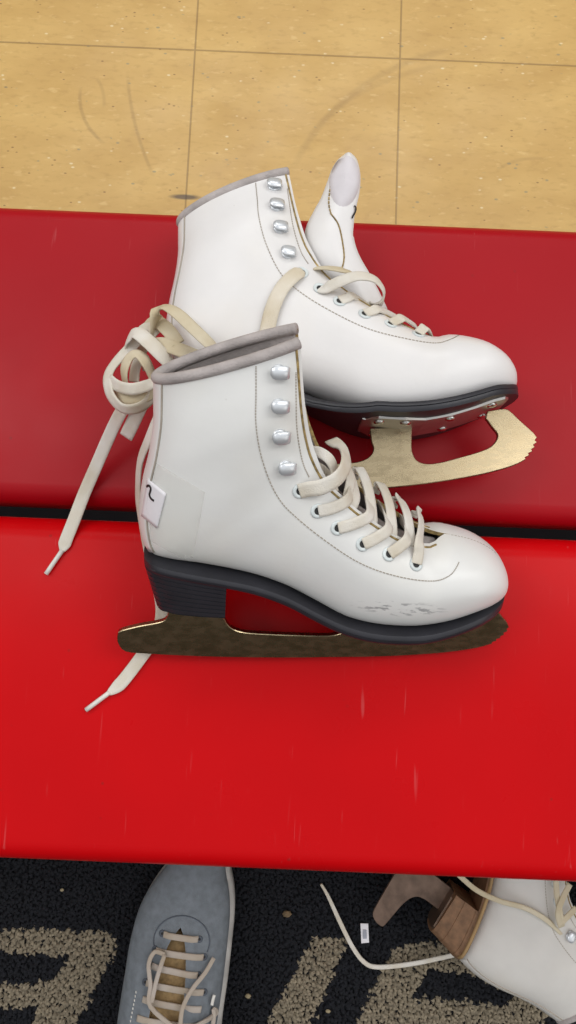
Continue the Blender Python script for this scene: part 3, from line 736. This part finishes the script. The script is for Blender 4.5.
mesh_obj('printed_mark', *ribbon([l_ + n_ * .0009 for l_, n_ in mk], [n_ for l_, n_ in mk], .0011, .0003, 3), M['ink'], tg)
# its laces
def up_lace(pts, ups=Vector((0, 0, 1)), **k): return lace(sk2, [on_boot(MUP, p[0], p[1], p[2])[0] if len(p) == 3 else up_pt(p[0], p[1], p[2]) for p in pts], ups, **k)
l_ = up_lace([(302, 272, .0008), (293, 279, .003), (281, 292, .003), (272, 312, .003), (266, 340, .003)], Vector((0, .1, 1)), m='lace_mid', w=.0092, taper=lambda t: min(1, .55 + t * 4))
l_['label'] = 'cream lace running down the ankle'
lace(sk2, [up_pt(316, 268, .020), up_pt(328, 268, .024), up_pt(342, 270, .026), up_pt(352, 273, .020)], Vector((.2, .6, .7)), m='lace_dirty', w=.007)
a, na = hit_side(EYE[1].x, EYE[1].y, 1)
lace(sk2, [a, up_pt(326, 288, .028), up_pt(341, 281, .032), up_pt(358, 276, .034), up_pt(374, 279, .032), up_pt(383, 289, .028), up_pt(383, 298, .022), up_pt(375, 306, .014), up_pt(366, 308, .008)],
     [na, Vector((.1, .2, 1)), Vector((0, .2, 1)), Vector((0, .4, 1)), Vector((.4, .5, .8)), Vector((.9, .2, .45)), Vector((.9, -.2, .4)), Vector((.3, -.5, .8)), Vector((.1, 0, 1))], w=.0078)
for eye, mid, far in ((2, (352, 300), (372, 310)), (3, (378, 313), (398, 320)), (4, (402, 322), (417, 329)), (5, (424, 331), (430, 336))):
    a, na = hit_side(EYE[eye].x, EYE[eye].y, 1); a = a + na * .0006; b = up_pt(*mid, .021); c_ = up_pt(*far, .004)
    lace(sk2, [a, a.lerp(b, .55) + na * .002, b + Vector((.001, .002, .001)), c_ + Vector((0, .001, 0))], [na, na, (na + outw).normalized(), outw])

# ---- knotted bundle of the far skate's laces, spilling down beside the near skate's cuff
def K(pts, **k): return world_lace(sk2, MUP, pts, **k)
zk = .05
V3 = lambda *a: Vector(a)
K([(153, 345, zk + .005), (154, 326, zk + .016), (158, 311, zk + .022), (166, 307, zk + .026), (178, 314, zk + .030), (194, 329, zk + .034), (213, 347, zk + .032), (228, 360, zk + .020)], up=[V3(.8, .2, .5)] * 2 + [V3(.3, .6, .8)] * 2 + [V3(.1, .5, .9)] * 4, m='lace_dirty', w=.0085)
K([(125, 349, zk + .006), (129, 338, zk + .015), (137, 333, zk + .020), (150, 343, zk + .024), (164, 357, zk + .022), (176, 370, zk + .012)], up=[V3(-.6, .3, .7), V3(-.4, .4, .8), V3(0, .4, .9), V3(.1, .3, 1), V3(.1, .3, 1), V3(.1, .3, 1)], m='lace', w=.0095)
K([(150, 346, zk + .014), (162, 344, zk + .020), (180, 350, zk + .022), (200, 358, zk + .018)], m='lace_dirty', w=.0085)
K([(158, 334, zk + .012), (146, 328, zk + .012), (133, 345, zk + .012), (116, 362, zk + .012), (108, 376, zk + .013), (110, 394, zk + .016), (122, 408, zk + .018), (138, 408, zk + .018), (150, 399, zk + .014), (156, 386, zk + .008)], up=[V3(0, .2, 1)] * 3 + [V3(-.5, .1, .8)] * 2 + [V3(-.6, -.3, .7), V3(-.3, -.8, .6), V3(.2, -.8, .6), V3(.4, -.6, .7), V3(.4, 0, 1)], m='lace', w=.0075)
K([(110, 380, zk + .014), (118, 386, zk + .021), (131, 389, zk + .025), (146, 386, zk + .022), (157, 379, zk + .012)], up=[V3(-.2, -.4, .9)] * 5, m='lace', w=.007)
K([(112, 392, zk + .010), (126, 397, zk + .018), (142, 396, zk + .018), (154, 388, zk + .010)], up=[V3(0, -.3, 1)] * 4, m='lace_dirty', w=.009)
K([(127, 392, zk + .010), (124, 372, zk + .019), (129, 358, zk + .021), (138, 354, zk + .022), (147, 364, zk + .021), (154, 380, zk + .010)], up=[V3(-.7, 0, .7), V3(-.6, .2, .8), V3(-.2, .5, .8), V3(.3, .5, .8), V3(.5, .2, .8), V3(.5, .2, .8)], m='lace_dirty', w=.0075)
K([(134, 382, zk + .010), (136, 366, zk + .013), (143, 358, zk + .012), (148, 370, zk + .008)], up=[V3(-.3, 0, 1)] * 4, m='lace', w=.007)
K([(140, 352, zk + .004), (148, 330, zk + .010), (156, 322, zk + .012), (168, 330, zk + .018), (178, 344, zk + .022)], m='lace_dirty', w=.0085)
K([(147, 392, zk + .002), (141, 405, zk - .002), (134, 420, zk - .010), (126, 437, zk - .02)], up=[V3(.1, 0, 1)] * 4, m='lace', w=.0092)
tl_ = K([(131, 398, zk + .002), (121, 412, zk - .008), (111, 432, zk - .022), (97, 464, .012), (84, 494, .003), (74, 520, .0022), (66, 540, .0022), (62.5, 551, .002)], m='lace', w=.0088, taper=lambda t: 1 if t < .9 else 1 - (t - .9) * 6)
tl_['label'] = 'long cream lace end across the plank gap'
aglet(tl_, MUP, (62.5, 550, .0022), (46, 574, .002))
# near skate's lace hanging behind its heel to the front plank
tl2 = world_lace(sk1, MLOW, [(157, 418, .095), (148, 440, .085), (140, 462, .07), (138, 490, .055), (140, 515, .045), (147, 545, .03), (157, 580, .012), (162, 610, .003), (157, 634, .0022), (142, 656, .0022), (122, 682, .0022), (109, 693, .0022)],
                 up=[V3(-.8, 0, .6)] * 5 + [V3(-.5, 0, .8), V3(0, 0, 1), V3(0, 0, 1), V3(0, 0, 1), V3(0, 0, 1), V3(0, 0, 1), V3(0, 0, 1)], w=.0085, taper=lambda t: 1 if t < .93 else 1 - (t - .93) * 8)
tl2['label'] = 'lace hanging behind the heel onto the near plank'
aglet(tl2, MLOW, (110, 692, .0022), (86, 710, .002))

# ------------------------------------------------------------------ skate on the carpet, partly under the bench
def third_matrix():
    r = radians(58.3); t = radians(6)
    eu = Vector((cos(r), sin(r), 0)); ev = Vector((sin(r) * cos(t), -cos(r) * cos(t), sin(t))); en = eu.cross(ev)
    m3 = Matrix((eu, ev, en)).transposed(); return eu, ev, en, m3
SC3 = 1.10
eu, ev, en, m3 = third_matrix()
# put the heel's lower back corner where it shows
target = P(434, 934, .068); q0 = Vector((.0076, .0508, -.022)) * SC3
M3 = Matrix.Translation(target - m3 @ q0) @ m3.to_4x4()
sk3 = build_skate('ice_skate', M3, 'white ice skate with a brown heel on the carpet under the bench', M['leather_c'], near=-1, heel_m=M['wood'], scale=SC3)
M3S = M3 @ Matrix.Scale(SC3, 4)
l3 = world_lace(sk3, M3S, [(321, 884, .003 - ZB), (328, 896, .004 - ZB), (340, 922, .005 - ZB), (352, 946, .005 - ZB), (364, 962, .005 - ZB), (378, 967, .005 - ZB), (410, 964, .006 - ZB), (440, 958, .012 - ZB), (466, 952, .02 - ZB)], w=.0042, t=.0022, m='lace', taper=lambda t: .55 + min(.45, t * 2))
l3['label'] = 'loose lace across the carpet'
l4 = world_lace(sk3, M3S, [(452, 868, .105 - ZB), (462, 878, .098 - ZB), (478, 891, .09 - ZB), (500, 901, .088 - ZB), (525, 908, .088 - ZB), (545, 919, .086 - ZB), (558, 931, .082 - ZB), (568, 942, .076 - ZB)], w=.0045, t=.002, m='lace_dirty', taper=lambda t: 1 if t < .8 else .7)
l4['label'] = 'lace lying over the ankle'
inv3 = M3S.inverted()
def p3(px, py, z): return inv3 @ P(px, py, z)
for pts in ([(556, 880, .09), (557, 896, .092), (560, 912, .092), (562, 926, .088)], [(570, 884, .09), (562, 900, .094), (558, 914, .093), (561, 927, .088)], [(576, 908, .085), (566, 918, .09), (560, 924, .089)]):
    lace(sk3, [p3(*p) for p in pts], -Vector((0, 0, 1)), w=.005, t=.0014, m='lace_dirty')

# ------------------------------------------------------------------ sneaker
toe = P(197, 846, .03); axis = (toe - P(171, 1035, .03)); axis.z = 0; axis.normalize()
sr = Matrix((axis, Vector((0, 0, 1)), axis.cross(Vector((0, 0, 1))))).transposed()
MS = Matrix.Translation(Vector((toe.x, toe.y, 0))) @ sr.to_4x4()
sn = empty('sneaker', MS, 'blue grey suede sneaker with cream laces on the dark carpet', 'sneaker')
iS = MS.inverted()
Lp = [(167, 862), (151, 885), (138, 908), (129, 940), (124, 975), (119, 1010), (116, 1040)]
Rp = [(229, 862), (233, 885), (234, 908), (231, 940), (227, 975), (222, 1010), (219, 1040)]
prof = [(0.004, 0, .006), (0.0, 0, .018), (-.006, 0, .028)]
rows = []
for (a_, b_) in zip(Lp, Rp):
    l_ = iS @ P(a_[0], a_[1], .028); r_ = iS @ P(b_[0], b_[1], .028)
    rows.append(((l_.x + r_.x) / 2, (l_.z + r_.z) / 2, abs(r_.z - l_.z) / 2))
# (u, centre n, half width, top height, gap)
wl = rows[-1]
u0 = rows[0][0]
SS = [(.012, rows[0][1] * 1.0, .012, .030, 0), (.008, rows[0][1], .024, .037, 0), (-.002 if u0 < -.004 else 0, rows[0][1], .034, .043, 0)]
hts = [.050, .053, .056, .064, .074, .083, .090]; gps = [0, 0, 0, .010, .014, .0155, .017]
for (u, c, w), h, g in zip(rows, hts, gps): SS.append((u, c, w - .003, h, g))
ue = rows[-1][0]
SS += [(ue - .03, wl[1], wl[2] * .93, .094, .022), (ue - .055, wl[1], wl[2] * .85, .092, .027), (ue - .085, wl[1], wl[2] * .80, .092, .028), (ue - .105, wl[1], wl[2] * .72, .094, .022), (ue - .118, wl[1], wl[2] * .52, .094, .006), (ue - .124, wl[1], wl[2] * .25, .090, 0)]
SS = sorted(SS, key=lambda s: -s[0])
sr_rings = []
def sdense(sub): return catmull(SS, sub)
inn = []
for (u, c, w, h, g) in sdense(4):
    g = g if g > .003 else 0
    sr_rings.append(ring((u, h), 1 if g else 0, (u, .012), w, max(g, 0), 3.2, 0, NR, c)); inn.append(ring((u, h), 1 if g else 0, (u, .012), w, max(g, 0), 3.2, .003, NR, c))
v, f = loft(sr_rings, False, False); f += [list(range(NR - 1)), [len(v) - NR + k for k in range(NR - 1)]]
up_s = mesh_obj('shoe_upper', v, f, M['suede'], sn, merge=1e-5)
SBV = BVHTree.FromPolygons([tuple(p) for p in v], f)
mb = MB(); v2, f2 = loft(inn[14:], False, False); mb.add(v2, f2, 0)
for idx in (0, NR - 1):
    a = [r[idx] for r in sr_rings[14:]]; b = [r[idx] for r in inn[14:]]
    mb.add(a + b, [[i, i + 1, i + 1 + len(a), i + len(a)] for i in range(len(a) - 1)], 0)
mb.build('lining', M['tan_tongue'], sn, recalc=False)
# rubber sole
rings = []
for (u, c, w, h, g) in sdense(3):
    rings.append([Vector((u, y_, c + s * (w + (d if s > 0 else d * .35 - .002)))) for y_, s, d in ((.001, -1, .0), (.004, -1, .0035), (.02, -1, .0042), (.027, -1, .003), (.029, -1, -.001), (.029, 1, -.001), (.027, 1, .003), (.02, 1, .0042), (.004, 1, .0035), (.001, 1, .0))])
fu, fc, fw = SS[0][0], SS[0][1], SS[0][2]
rings.insert(0, [Vector((fu + .005, min(max(p.y, .004), .026), fc + (p.z - fc) * .5)) for p in rings[0]])
mesh_obj('rubber_sole', *loft(rings), M['white_rubber'], sn)['label'] = 'off white rubber sole'
def hit_s(px, py):
    c = iS @ CAM; d = (iS.to_3x3() @ ray(px, py)).normalized(); l_, n_, i_, ds = SBV.ray_cast(c, d)
    if l_ is None or l_.y < .03: 
        l_, n_, i_, ds = SBV.find_nearest(iS @ P(px, py, .07))
    if n_.dot(d) > 0: n_ = -n_
    return l_, n_
# tongue
rings = []
for (u, c, w, h, g) in [s for s in SS if s[4] > .002][:5]:
    rings.append([Vector((u, h - .006 - .004 * abs(x_) ** 2, c + x_ * .027)) for x_ in (-1, -.5, 0, .5, 1)] + [Vector((u, h - .009 - .004 * abs(x_) ** 2, c + x_ * .027)) for x_ in (1, .5, 0, -.5, -1)])
tt0 = rings[0]; rings.insert(0, [p + Vector((.02, -.012, 0)) for p in tt0])
mesh_obj('tongue', *loft(rings), M['tan_tongue'], sn)['label'] = 'tan tongue under the laces'
def slace(pxs, w=.0055, off=.0022, m='lace_sneaker', t=.0018):
    hs = [hit_s(*p[:2]) for p in pxs]
    lim = [max(h[0].y, 0) for h in hs]
    pts = [h[0] + Vector((0, off + (p[2] if len(p) > 2 else 0), 0)) for h, p in zip(hs, pxs)]
    return lace(sn, pts, Vector((0, 1, 0)), w=w, t=t, m=m, sub=5)
def sx2(x_, y_): return (110 + x_ / 4.114, 850 + y_ / 4.114)
def bar(a, b, lift=.003):
    pa_, pb_ = sx2(*a), sx2(*b); ha = hit_s(*pa_)[0]; hb_ = hit_s(*pb_)[0]; md = ha.lerp(hb_, .5); md.y = max(ha.y, hb_.y)
    lace(sn, [ha + Vector((0, .0005, 0)), ha.lerp(md, .35) + Vector((0, lift, 0)), md + Vector((0, lift, 0)), hb_.lerp(md, .35) + Vector((0, lift, 0)), hb_ + Vector((0, .0005, 0))], Vector((0, 1, 0)), w=.0062, t=.002, m='lace_sneaker', sub=4)
for a, b in (((222, 345), (362, 366)), ((190, 412), (384, 440)), ((172, 475), (360, 515)), ((150, 545), (385, 585)), ((135, 612), (375, 655)), ((112, 690), (365, 725)), ((100, 770), (370, 800))): bar(a, b)
for pts in ([(430, 430), (395, 490), (340, 560), (290, 630), (262, 700)], [(235, 425), (190, 405), (165, 455), (172, 540), (210, 630), (262, 715)], [(238, 425), (246, 520), (238, 620)], [(330, 720), (390, 690), (440, 655), (485, 660), (503, 690), (495, 730)]):
    slace([(*sx2(*p), .005) for p in pts], w=.0042, t=.0026)
slace([(*sx2(482, 602), .004), (*sx2(470, 622), .004), (*sx2(455, 640), .004)], w=.003, t=.0025, m='aglet')
sm = MB()
arc = [sx2(295 + 115 * cos(a), 375 - 105 * sin(a)) for a in [radians(-25 + 230 * k / 24) for k in range(25)]]
v, f = tube([hit_s(*p)[0] + hit_s(*p)[1] * .0003 for p in arc], .0006, 1, 6); sm.add(v, f)
for x_, y_ in ((200, 345), (375, 370)): pass
sm.build('eyestay_seam', M['suede_seam'], sn)
sm = MB()
for k in range(9):
    p = sx2(108 - k * 3.2, 580 + k * 17); l_, n_ = hit_s(*p); v, f = tube([l_ + n_ * .0004, l_ + n_ * .0004 + Vector((-.002, 0, .0004))], .0006, 1, 6); sm.add(v, f)
sm.build('stitching', M['aglet'], sn)
for x_, y_ in ((215, 343), (368, 367), (185, 408), (388, 440), (168, 472), (364, 515), (145, 543), (388, 585)):
    l_, n_ = hit_s(*sx2(x_, y_)); eyelet_geo(l_, n_, .0022).build('eyelet', [M['suede_seam'], M['hole']], sn)

# ------------------------------------------------------------------ small litter on the carpet
ps = P(365, 934, .003)
q = MB(); v, f = prism([(-.0042, -.010), (.0042, -.0095), (.0040, .0098), (-.0044, .0102)], 0, .0012, .0003); q.add([Vector((p.x, p.y, p.z + .0012 * sin(p.y * 300))) for p in v], f)
v, f = prism([(-.0022, -.005), (.0018, -.0048), (.0016, .004), (-.002, .0042)], .0015, .0024, .0003); q.add(v, f, 1)
o = q.build('paper_scrap', [M['paper'], simple('grey_smudge', (.4, .41, .47, 1), .5)], smooth=False); o.location = (ps.x, ps.y, .0006); o.rotation_euler = (0, 0, radians(4))
tag(o, 'small white plastic scrap on the carpet beside the loose lace', 'scrap')
M['crumb'] = simple('dry_leaf_crumb', (.22, .15, .08, 1), .9, 0, 300, .3)
for (cx, cy, s, lab) in ((287, 914, .0055, 'largest brown crumb on the carpet right of the sneaker'), (248, 996, .0035, 'pale yellow crumb on the carpet low beside the sneaker'), (328, 1011, .003, 'tiny crumb by the bottom of the middle beige stripe'), (62, 890, .0025, 'lone light speck on the dark carpet left of the sneaker')):
    p = P(cx, cy, .002); vs = []; fs = []
    rg = []
    for i in range(5):
        a = -pi / 2 + pi * (i + .5) / 5
        rg.append([Vector((cos(a) * cos(b) * s * random.uniform(.7, 1.2), cos(a) * sin(b) * s * .7 * random.uniform(.7, 1.2), sin(a) * s * .4)) for b in [2 * pi * k / 8 for k in range(8)]])
    v, f = loft(rg); o = mesh_obj('crumb', v, f, M['crumb'] if s > .004 else simple('pale_crumb', (.4, .33, .2, 1), .9)); o.location = (p.x, p.y, .0022)
    tag(o, lab, 'crumb', 'crumbs on the carpet')
